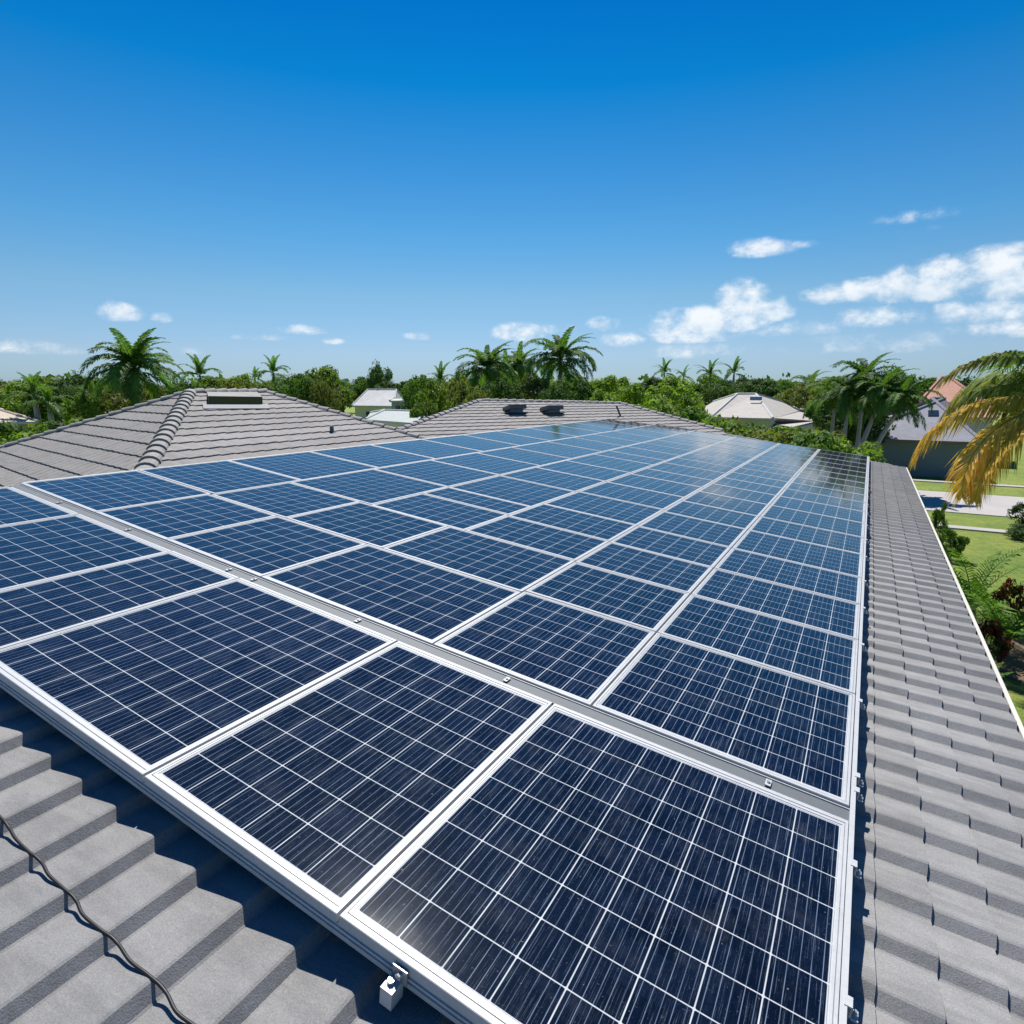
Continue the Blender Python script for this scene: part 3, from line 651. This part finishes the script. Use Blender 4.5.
# white roofed houses between the wings
E = [atz(338, 398, 3.0), atz(331, 402, 3.0), atz(378, 405.5, 3.0), atz(395, 399, 3.0)]; 
E = [Vector((q_.x, q_.y, 3.0)) for q_ in (atd(340, 0, 98), atd(331, 0, 84), atd(379, 0, 80), atd(396, 0, 92))]
Rg = [Vector((q_.x, q_.y, 5.05)) for q_ in (atd(350, 0, 88), atd(382, 0, 86))]
hip_house('white hip roofed house far off between the two wing roofs', E, Rg, 3.0, stucco_w, roof_white, [(1, .3, .45, 1, 2.2, 'w')])
E = [Vector((q_.x, q_.y, 2.9)) for q_ in (atd(352, 0, 60), atd(346, 0, 46), atd(402, 0, 40), atd(438, 0, 52))]
Rg = [Vector((q_.x, q_.y, 3.35)) for q_ in (atd(368, 0, 52), atd(415, 0, 48))]
hip_house('low pale green roofed house seen between the two wing roofs', E, Rg, 2.9, stucco_w, roof_pale, [])
E = [Vector((q_.x, q_.y, 3.9)) for q_ in (atd(376, 0, 72), atd(374, 0, 66), atd(391, 0, 66), atd(394, 0, 72))]
Rg = [Vector((q_.x, q_.y, 4.1)) for q_ in (atd(378, 0, 69), atd(391, 0, 69))]
hip_house('small pale blue outbuilding beside the white roofed house', E, Rg, 3.9, simple('stucco_blue', (.28, .42, .48), .8), roof_white, [(1, .3, .7, 2.4, 3.4, 'w')])
for (px_, d_, lab, rm, wpx, zt) in ((172, 74, 'pale roofed house behind the big royal palm at left', roof_white, 30, 4.75), (650, 105, 'small grey roofed house among the trees right of centre', roof_slate, 36, 5.2), (742, 120, 'small white roof poking out above the beige house', roof_white, 16, 5.6), (775, 150, 'far orange roofed house on the horizon', roof_terra, 30, 6.3)):
    E = [Vector((q_.x, q_.y, zt-1.3)) for q_ in (atd(px_-wpx/2, 0, d_+8), atd(px_-wpx/2, 0, d_), atd(px_+wpx/2, 0, d_), atd(px_+wpx/2, 0, d_+8))]
    Rg = [Vector((q_.x, q_.y, zt)) for q_ in (atd(px_-wpx*.15, 0, d_+4), atd(px_+wpx*.15, 0, d_+4))]
    hip_house(lab, E, Rg, zt-1.3, stucco_w, rm, [(1, .2, .4, 1, 2, 'w')])
# wheelie bin by the slate house
c_ = atz(893, 465, 0); t = empty('wheelie_bin', (c_.x, c_.y-.6, 0)); tag(t, 'green wheelie bin standing by the teal grey wall', 'bin')
gm = simple('green_plastic', (.10, .22, .06), .45)
b = MB(); lo = [(-.24, -.26, .06), (.24, -.26, .06), (.24, .26, .06), (-.24, .26, .06)]; hi_ = [(-.30, -.36, .98), (.30, -.36, .98), (.30, .36, .98), (-.30, .36, .98)]
b.face(lo[::-1]); b.face(hi_)
for i in range(4): k = (i+1) % 4; b.face((lo[i], lo[k], hi_[k], hi_[i]))
bevel(b.build('body', gm, t), .03)
b = MB(); b.box((0, 0, 1.02), (.66, .78, .06)); bevel(b.build('lid', gm, t), .02)
for s_ in (-1, 1):
    b = MB(); b.tube([(s_*.26, .26, .1), (s_*.31, .26, .1)], .1, 14); b.build('wheel', rubber, t)
# ------------------------------------------------------------------ vegetation
def crown_mesh(seed, rx, rz, nclump, nleaf, ls, mat, cz=0., flat=.0, name='crown'):
    rr = random.Random(seed); npr = np.random.default_rng(seed); b = MB(); V = []; Fc = []
    for c in range(nclump):
        th = rr.uniform(0, 2*math.pi); ph = rr.uniform(-.75, 1.0); k = rr.uniform(.45, 1.0)**.6
        s_ = math.sqrt(max(0, 1-ph*ph)); cx_, cy_, cz_ = rx*k*s_*math.cos(th), rx*k*s_*math.sin(th), cz+rz*k*ph
        cr = rx*rr.uniform(.20, .38)
        pts_ = npr.normal(size=(nleaf, 3)); pts_ /= np.linalg.norm(pts_, axis=1)[:, None]
        rad = cr*npr.uniform(.35, 1.05, nleaf)[:, None]**.5; P = pts_*rad*np.array([1, 1, .72])+np.array([cx_, cy_, cz_])
        nrmv = pts_+npr.normal(size=(nleaf, 3))*.55+np.array([0, 0, .35]); nrmv /= np.linalg.norm(nrmv, axis=1)[:, None]
        tv = np.cross(nrmv, npr.normal(size=(nleaf, 3))); tv /= np.linalg.norm(tv, axis=1)[:, None]; bv = np.cross(nrmv, tv)
        L = ls*npr.uniform(.6, 1.3, nleaf)[:, None]
        A_ = P-tv*L; B_ = P+bv*L*.42-nrmv*L*.1; C_ = P+tv*L; D_ = P-bv*L*.42-nrmv*L*.1
        for i in range(nleaf):
            k0 = len(V); V += [A_[i], B_[i], C_[i], D_[i]]; Fc.append((k0, k0+1, k0+2, k0+3))
    me = bpy.data.meshes.new(name); me.from_pydata([tuple(v) for v in V], [], Fc); me.materials.append(mat); me.update(); return me
def trunk_mesh(seed, h, r_, rx, rz, cz, limbs=6):
    rr = random.Random(seed); b = MB(); pts_ = [Vector((0, 0, -.2))]
    for i in range(1, 6): pts_.append(Vector((rr.uniform(-.12, .12)*i*.4, rr.uniform(-.12, .12)*i*.4, h*i/5)))
    b.tube(pts_, [r_*(1.25-.13*i) for i in range(6)], 8)
    for i in range(limbs):
        a = rr.uniform(0, 6.28); s0 = pts_[rr.choice((3, 4, 5))]; e = Vector((math.cos(a)*rx*.7, math.sin(a)*rx*.7, cz+rr.uniform(-.3, .6)*rz)); md = (s0+e)/2+Vector((0, 0, .15*rz))
        b.tube([s0, md, e], [r_*.55, r_*.35, r_*.12], 6)
    return b.mesh('trunk', bark, True)
PROTO = []
def tree_proto(seed, rx, rz, trunk_h, mat, ncl=46, nl=70, ls=.26):
    cz = trunk_h+rz*.75
    return (trunk_mesh(seed, trunk_h+rz*.5, .045*(rx+2), rx, rz, cz), crown_mesh(seed, rx, rz, ncl, nl, ls, mat, cz), cz+rz*1.02, rx*1.15)
TP = [tree_proto(1, 3.2, 2.4, 2.6, LF[0]), tree_proto(2, 3.6, 2.2, 2.8, LF[1]), tree_proto(3, 2.8, 2.6, 2.2, LF[2]), tree_proto(4, 3.4, 2.3, 2.4, LF[3]), tree_proto(5, 2.4, 3.2, 2.0, LF[1]), tree_proto(6, 3.8, 2.0, 3.0, LF[0])]
def tree(px_, ytop, d, kind, label, group=None, wpx=None, name='tree', cat='tree'):
    tm, cm, ht, rr_ = TP[kind]; p_ = atd(px_, ytop, d); s_ = p_.z/ht; sxy = s_ if wpx is None else (wpx/2/F_PX*d)/rr_*1.0
    t = empty(name, (p_.x, p_.y, 0), (0, 0, rnd.uniform(0, 6.28))); t.scale = (sxy, sxy, s_)
    tag(t, label, cat, group)
    link(bpy.data.objects.new('trunk', tm), t); link(bpy.data.objects.new('crown', cm), t); return t
def frond_mesh(rr, L, el, droop, mat, npair=34, lw=.03, ll=.75, roll=0., hang=.5, base=0.06, name='frond'):
    """frond leaving the crown along +X at elevation el, arching down; leaflets on both sides"""
    N = 14; pts_ = [Vector((0, 0, 0))]; a = el; sway = rr.uniform(-.25, .25)
    for i in range(N):
        t_ = (i+1)/N; a = el-droop*(t_**1.35); st = L/N
        pts_.append(pts_[-1]+Vector((math.cos(a)*st, math.sin(sway*t_)*st, math.sin(a)*st)))
    b = MB(); b.tube(pts_, [.028*(1-.85*i/N)*(L/3.5) for i in range(N+1)], 5)
    b.uv = [[(0, 0)]*len(f) for f in b.f]; b.hasuv = True
    def at(t_):
        x = t_*N; i = min(int(x), N-1); return pts_[i].lerp(pts_[i+1], x-i), (pts_[i+1]-pts_[i]).normalized()
    for k in range(npair):
        t_ = .10+.90*(k+.5)/npair; P, T = at(t_)
        sd_ = T.cross(Vector((0, 0, 1))).normalized(); up = sd_.cross(T)
        ln = ll*L/3.5*(math.sin(math.pi*min(1, .14+.86*t_)**.85)**.6*.95+.12)*rr.uniform(.8, 1.1)
        for s_ in (-1, 1):
            dirv = (sd_*s_*.85+T*(.45+.5*t_)+up*rr.uniform(.0, .45)).normalized()
            m_ = P+dirv*ln*.5+Vector((0, 0, -hang*ln*.12)); e = P+dirv*ln*.85+Vector((0, 0, -hang*ln*rr.uniform(.4, .75)))
            wv = (T*1.0+up*rr.uniform(-.3, .3)).normalized()*lw*L/3.5*rr.uniform(.8, 1.2)
            b.face([P-wv*.5, P+wv*.5, m_+wv, m_-wv], [(t_, 0)]*4); b.face([m_-wv, m_+wv, e], [(t_, 0)]*3)
    return b.mesh(name, mat)
rp_ = random.Random(11)
FR = [frond_mesh(rp_, 3.4, R(e), R(dr), palm_leaf, 58, .050, .88 if e < 62 else .55, hang=h_) for e, dr, h_ in ((70, 80, .3), (58, 100, .45), (40, 105, .55), (20, 100, .6), (2, 80, .7), (-22, 55, .8), (66, 95, .4), (32, 115, .6), (48, 90, .5), (10, 95, .6), (72, 60, .4))]
FRS = [frond_mesh(rp_, 3.4, R(e), R(dr), palm_leaf, 34, .07, .85 if e < 60 else .5, hang=h_) for e, dr, h_ in ((78, 60, .3), (52, 100, .5), (28, 100, .6), (0, 75, .8), (64, 80, .4))]
def palm_trunk(h, r0, r1, lean=(0, 0), bulge=0.):
    b = MB(); pts_ = []; rad = []
    for i in range(11):
        t_ = i/10; pts_.append(Vector((lean[0]*t_**1.5, lean[1]*t_**1.5, h*t_-.1*(i == 0)))); rad.append((r0*(1-t_)+r1*t_)*(1+bulge*math.sin(math.pi*t_))*(1.25 if i == 0 else 1)*(1+.03*(i % 2)))
    b.tube(pts_, rad, 12); return b.mesh('trunk', palm_bark, True), pts_[-1]
def palm(px_, ytop, d, rad, label, nf=18, far=False, lean=(0, 0), group='royal palms above the roofs', shaft=True, tr=.22, trunk_top=None, fronds=None, name='palm_tree', mats=None):
    """ytop: photo pixel row of the crown's top"""
    p_ = atd(px_, ytop, d); sc = rad/3.0; h = p_.z-3.15*sc
    t = empty(name, (p_.x-lean[0], p_.y-lean[1], 0), (0, 0, 0)); tag(t, label, 'palm', group)
    tm, top = palm_trunk(h, tr*1.15, tr*.75, lean, .12); link(bpy.data.objects.new('trunk', tm), t)
    if shaft:
        b = MB(); b.tube([top-Vector((0, 0, .05)), top+Vector((0, 0, .5*sc)), top+Vector((0, 0, 1.1*sc))], [tr*.72, tr*.66, tr*.35], 10); b.build('crownshaft', shaft_green, t, True)
    top = top+Vector((0, 0, .9*sc if shaft else 0))
    bank = FRS if far else FR
    for i in range(nf):
        me = bank[i % len(bank)]; o = link(bpy.data.objects.new('frond', me), t)
        o.location = top; o.rotation_euler = (0, rnd.uniform(-.12, .12), i*2.399+rnd.uniform(-.25, .25)); k = sc*rnd.uniform(.85, 1.1); o.scale = (k, k, k)
    return t
palm(130, 331, 50, 3.4, 'tall dark royal palm rising above the left wing roof', 32)
palm(198, 356, 88, 3.3, 'smaller royal palm just right of the tall left one', 14, True)
palm(272, 357, 96, 3.0, 'royal palm above the right end of the left wing ridge', 14, True)
palm(254, 368, 120, 2.4, 'thin palm half hidden left of the ridge end palm', 10, True)
palm(487, 340, 58, 3.5, 'drooping palm at the left of the centre palm group', 30)
palm(519, 345, 68, 3.2, 'palm between the two tall centre palms', 28)
palm(506, 352, 75, 3.0, 'low crowned palm behind the centre palm group', 24)
palm(561, 328, 54, 3.5, 'tallest royal palm at the right of the centre group', 30)
palm(440, 366, 80, 2.6, 'palm left of the centre group in front of dark trees', 12, True)
palm(665, 361, 120, 3.0, 'far palm with ragged top right of the centre group', 12, True)
palm(684, 367, 125, 2.4, 'far palm beside the ragged one', 10, True)
palm(711, 362, 110, 3.0, 'far palm left of the slim one above the beige roof', 12, True)
palm(735, 360, 105, 2.8, 'slim royal palm above the beige roofed house', 12, True)
palm(31, 373, 60, 2.2, 'small pale palm standing behind the tan roofed house', 12, True)
palm(46, 384, 55, 1.9, 'lower palm right of the pale palm at far left', 12, True)
palm(90, 382, 70, 2.2, 'small palm left of the tall dark one', 10, True)
palm(868, 350, 37, 1.9, 'upright palm with feathery top by the slate house', 20, tr=.10, group='palms in front of the slate house')
palm(852, 366, 36, 1.8, 'bushy palm left of the feathery one by the slate house', 20, tr=.10, group='palms in front of the slate house')
palm(838, 372, 38, 1.7, 'dense palm at the left of the slate house group', 20, tr=.10, group='palms in front of the slate house')
palm(884, 366, 35.5, 1.7, 'palm with white leaning trunk in the slate house group', 22, tr=.11, lean=(.9, 0), group='palms in front of the slate house')
palm(903, 374, 35, 1.6, 'rightmost leaning palm of the slate house group', 22, tr=.11, lean=(1.3, 0), group='palms in front of the slate house')
palm(812, 367, 92, 3.2, 'palm behind the side roof of the beige house', 14)
# close palm at the right edge, crown just outside the frame
pc = atd(1090, 396, 15.0); t = empty('palm_tree', (pc.x+.3, pc.y, 0)); tag(t, 'coconut palm with yellowing drooping fronds at the right edge', 'palm')
tm, top = palm_trunk(pc.z-.1, .2, .14, (-.3, 0), .0); link(bpy.data.objects.new('trunk', tm), t)
rq = random.Random(5)
def fr_dir(px_, py_, dd, L, el, dr, mat, hang, az_extra=0, npair=105, ll=.80, lw=.028):
    tgt = atd(px_, py_, dd); v = tgt-pc; az = math.atan2(v.y, v.x)
    me = frond_mesh(rq, L, R(el), R(dr), mat, npair, lw, ll, hang=hang*1.35)
    o = link(bpy.data.objects.new('frond', me), t); o.location = top; o.rotation_euler = (rnd.uniform(-.15, .15), 0, az+az_extra)
    if mat is palm_leaf_dry: o['label'] = 'yellow orange drooping frond'
    return o
fr_dir(925, 470, 15.0, 3.15, 18, 98, palm_leaf_dry, 1.0)
fr_dir(935, 440, 16.2, 3.0, 34, 108, palm_leaf_y, .95)
fr_dir(950, 490, 14.0, 3.0, 0, 88, palm_leaf_dry, 1.0)
fr_dir(985, 510, 13.8, 2.9, -6, 76, palm_leaf_dry, 1.0, ll=.7)
fr_dir(930, 400, 16.8, 2.9, 44, 112, palm_leaf_y, .8)
fr_dir(960, 370, 14.5, 2.7, 58, 110, palm_leaf_y, .7)
fr_dir(975, 350, 17, 2.3, 48, 100, palm_leaf_y, .8)
fr_dir(1000, 340, 15.5, 2.2, 66, 95, palm_leaf_y, .7)
for i in range(10):
    me = frond_mesh(rq, 3.5, R(rq.uniform(-5, 75)), R(rq.uniform(60, 95)), palm_leaf_y if i % 3 else palm_leaf, 50, .032, .75, hang=.7)
    o = link(bpy.data.objects.new('frond', me), t); o.location = top; o.rotation_euler = (0, 0, -.4+i*2.6/10+rq.uniform(-.1, .1))
# individually readable broadleaf trees
for a in [
 (378, 366, 105, 1, 'round dark tree standing above the white roofed house', 30), (320, 368, 70, 2, 'bushy bright tree right of the left wing ridge', 60), (300, 374, 62, 0, 'green tree beside the ridge of the left wing', 46),
 (322, 381, 60, 3, 'olive tree left of the white roofed house', 40), (420, 375, 66, 0, 'green tree right of the white roofed house', 40), (430, 383, 45, 2, 'bright bushy tree beside the back wing roof', 44), (455, 378, 50, 3, 'yellowish tree under the drooping centre palm', 46), (416, 394, 60, 1, 'dark tree over the pale green roof', 30),
 (500, 380, 50, 1, 'dark tree under the centre palms', 60), (535, 378, 52, 3, 'olive tree under the tallest centre palm', 56), (575, 378, 48, 0, 'green tree right of the tallest centre palm', 50), (608, 378, 58, 2, 'bright round tree behind the back wing roof', 56), (640, 386, 46, 2, 'bright leafy tree right of the back wing roof', 60),
 (672, 378, 60, 2, 'large bright tree left of the beige house', 64), (690, 398, 44, 2, 'bright green bush crowned tree touching the beige house', 44), (834, 380, 60, 2, 'bright tree right of the beige house', 44), (800, 386, 70, 3, 'olive tree behind the beige house', 50), (845, 384, 44, 1, 'dark tree behind the slate house palms', 60), (915, 376, 75, 0, 'green tree left of the terracotta roof', 40), (895, 372, 60, 1, 'dark tree behind the leaning palms', 46),
 (60, 384, 62, 1, 'dark tree at left between small palms', 60), (20, 384, 75, 2, 'bright tree behind the tan roofed house', 60), (82, 396, 50, 2, 'round bright bush like tree at left', 34), (110, 386, 60, 3, 'yellow green tree under the tall left palm', 60), (150, 388, 55, 3, 'olive tree right of the tall left palm trunk', 50), (215, 378, 80, 2, 'bright tree under the smaller royal palm', 50), (185, 384, 85, 1, 'dark tree left of the smaller royal palm', 50), (235, 379, 70, 3, 'yellow green tree behind the skylight', 46), (270, 382, 66, 0, 'green tree under the ridge end palm', 50),
 (555, 388, 44, 1, 'dark undergrowth tree behind the back wing ridge', 60), (600, 392, 40, 2, 'bright low tree hugging the back wing ridge', 50), (478, 390, 46, 3, 'yellowish low tree behind the back wing ridge', 40), (715, 384, 80, 0, 'green tree behind the beige house ridge', 50), (760, 382, 95, 1, 'dark tree right of the slim royal palm', 60), (865, 395, 42, 1, 'dense dark tree behind the feathery palm', 50)]:
    tree(a[0], a[1], a[2], a[3], a[4], wpx=a[5])
# the farther tree belt: individual trees, nothing tells them apart
for i in range(150):
    px_ = -160+1340*(i+rnd.random())/150; d = rnd.choice((90, 115, 140, 180, 230))*rnd.uniform(.9, 1.1)
    tree(px_, 390-rnd.uniform(2, 13)*min(1, 150/d)-2, d, rnd.randrange(6), 'distant rounded green tree in the belt along the horizon', 'trees in the belt along the horizon')
# far wood
b = MB(); rw = random.Random(3); V = []; Fc = []
for i in range(16000):
    a = rw.uniform(-1.65, .75); d = rw.uniform(260, 700); x_, y_ = math.sin(a)*d, math.cos(a)*d
    top_ = 7+2.8*math.sin(a*37)+1.8*math.sin(a*91+d*.02)+1.2*math.sin(a*213); z_ = rw.uniform(.3, 1)**.5*top_; s_ = rw.uniform(.8, 1.9)
    nx_, ny_ = rw.gauss(0, 1), rw.gauss(0, 1); t1 = Vector((rw.gauss(0, 1), rw.gauss(0, 1), rw.gauss(0, .7))).normalized(); t2 = t1.cross(Vector((rw.gauss(0, 1), rw.gauss(0, 1), rw.gauss(0, 1)))).normalized()
    c_ = Vector((x_, y_, z_)); b.face([c_-t1*s_, c_+t2*s_*.7, c_+t1*s_, c_-t2*s_*.7])
tag(b.build('far_wood', LF[0]), 'distant green wood along the horizon', 'wood', kind='stuff')
# shrubs and garden plants
SP = [crown_mesh(40+i, 1.0, .75, 30, 110, .075, LF[(2, 3, 0, 1)[i]], .75, name='foliage') for i in range(4)]
SR = crown_mesh(50, .8, .55, 20, 60, .085, leaf_red, .6, name='foliage')
def shrub_stem():
    b = MB(); 
    for i in range(6):
        a = i*1.05; b.tube([(0, 0, -.05), (math.cos(a)*.25, math.sin(a)*.25, .4), (math.cos(a)*.6, math.sin(a)*.6, .9)], [.03, .022, .01], 5)
    return b.mesh('stems', bark)
SS = shrub_stem()
def shrub(pos, sc, k, label, group=None, mesh=None, cat='shrub', name='shrub'):
    t = empty(name, pos, (0, 0, rnd.uniform(0, 6.28))); t.scale = sc if hasattr(sc, '__len__') else (sc, sc, sc); tag(t, label, cat, group)
    link(bpy.data.objects.new('stems', SS), t); link(bpy.data.objects.new('foliage', mesh or SP[k]), t); return t
def gpos(px_, py_): p_ = atz(px_, py_, 0); return (p_.x, p_.y, 0)
hed = [(700, 424, 33), (716, 428, 31), (735, 426, 35), (752, 432, 31), (781, 431, 33), (797, 433, 31), (812, 436, 30.5), (826, 438, 30), (840, 442, 29.5), (850, 448, 30), (660, 410, 36), (676, 414, 34), (645, 404, 36), (690, 420, 33.5), (765, 436, 30), (806, 441, 28.5), (835, 449, 28)]
for i, (px_, py_, d) in enumerate(hed):
    p_ = atd(px_, py_-6, d); h_ = max(p_.z, 1)
    shrub((p_.x, p_.y, 0), (h_*.62, h_*.62, h_/1.55), (0, 0, 1, 2)[i % 4], 'bright green shrub in the row beyond the far edge of the array', 'shrubs beyond the far edge of the array')
for i, (px_, py_, d) in enumerate(((3, 428, 33), (10, 434, 31), (-14, 426, 33), (48, 424, 38), (62, 420, 40))):
    p_ = atd(px_, py_, d); h_ = max(p_.z, 1); shrub((p_.x, p_.y, 0), (h_*.6, h_*.6, h_/1.5), (0, 0, 2, 3, 0)[i], ('bright shrub in front of the tan house at the frame edge', 'bright shrub under the tan roof', 'shrub left of the tan house', 'dark shrub right of the tan house wall', 'small shrub at the foot of the left trees')[i])
shrub(gpos(948, 560), (.36, .42, .62), 2, 'loose yellow green shrub by the eave near the road')
shrub(gpos(938, 538), (.22, .26, .8), 2, 'thin bright shrub farthest along the eave')
shrub(gpos(1030, 540), (.7, .5, .35), 3, 'low dark shrub beside the lawn path')
shrub(gpos(1025, 525), (.5, .5, .55), 3, 'small dark shrub by the narrow path at right edge')
shrub(gpos(1005, 632), (.38, .38, .95), 0, 'red leafed shrub in the garden bed, upper one', mesh=SR)
shrub(gpos(988, 668), (.36, .36, .75), 0, 'red leafed shrub in the garden bed, lower one', mesh=SR)
FG = [frond_mesh(rp_, 1.5, R(e), R(dr), garden_leaf, 26, .045, .62, hang=.4, name='frond') for e, dr in ((80, 60), (65, 85), (50, 95), (35, 90))]
FGY = [frond_mesh(rp_, 1.5, R(e), R(dr), LF[2], 26, .045, .62, hang=.4, name='frond') for e, dr in ((80, 60), (62, 85), (45, 90))]
def cycad(pos, s_, nf, label, bank=FG):
    t = empty('bush_palm', pos); tag(t, label, 'palm plant')
    b = MB(); b.tube([(0, 0, -.05), (0, 0, .25*s_)], [.13*s_, .09*s_], 8); b.build('stem', bark, t)
    for i in range(nf):
        o = link(bpy.data.objects.new('frond', bank[i % len(bank)]), t); o.location = (0, 0, .2*s_); o.rotation_euler = (0, rnd.uniform(-.1, .1), i*2.399+rnd.uniform(-.2, .2)); k = s_*rnd.uniform(.8, 1.1); o.scale = (k, k, k)
cycad(gpos(968, 622), 1.25, 18, 'large green bush palm close to the eave')
cycad(gpos(1000, 655), 1.15, 16, 'arching bush palm behind the lower red shrub')
cycad(gpos(972, 712), .55, 9, 'small dark seedling palm on the bare soil')
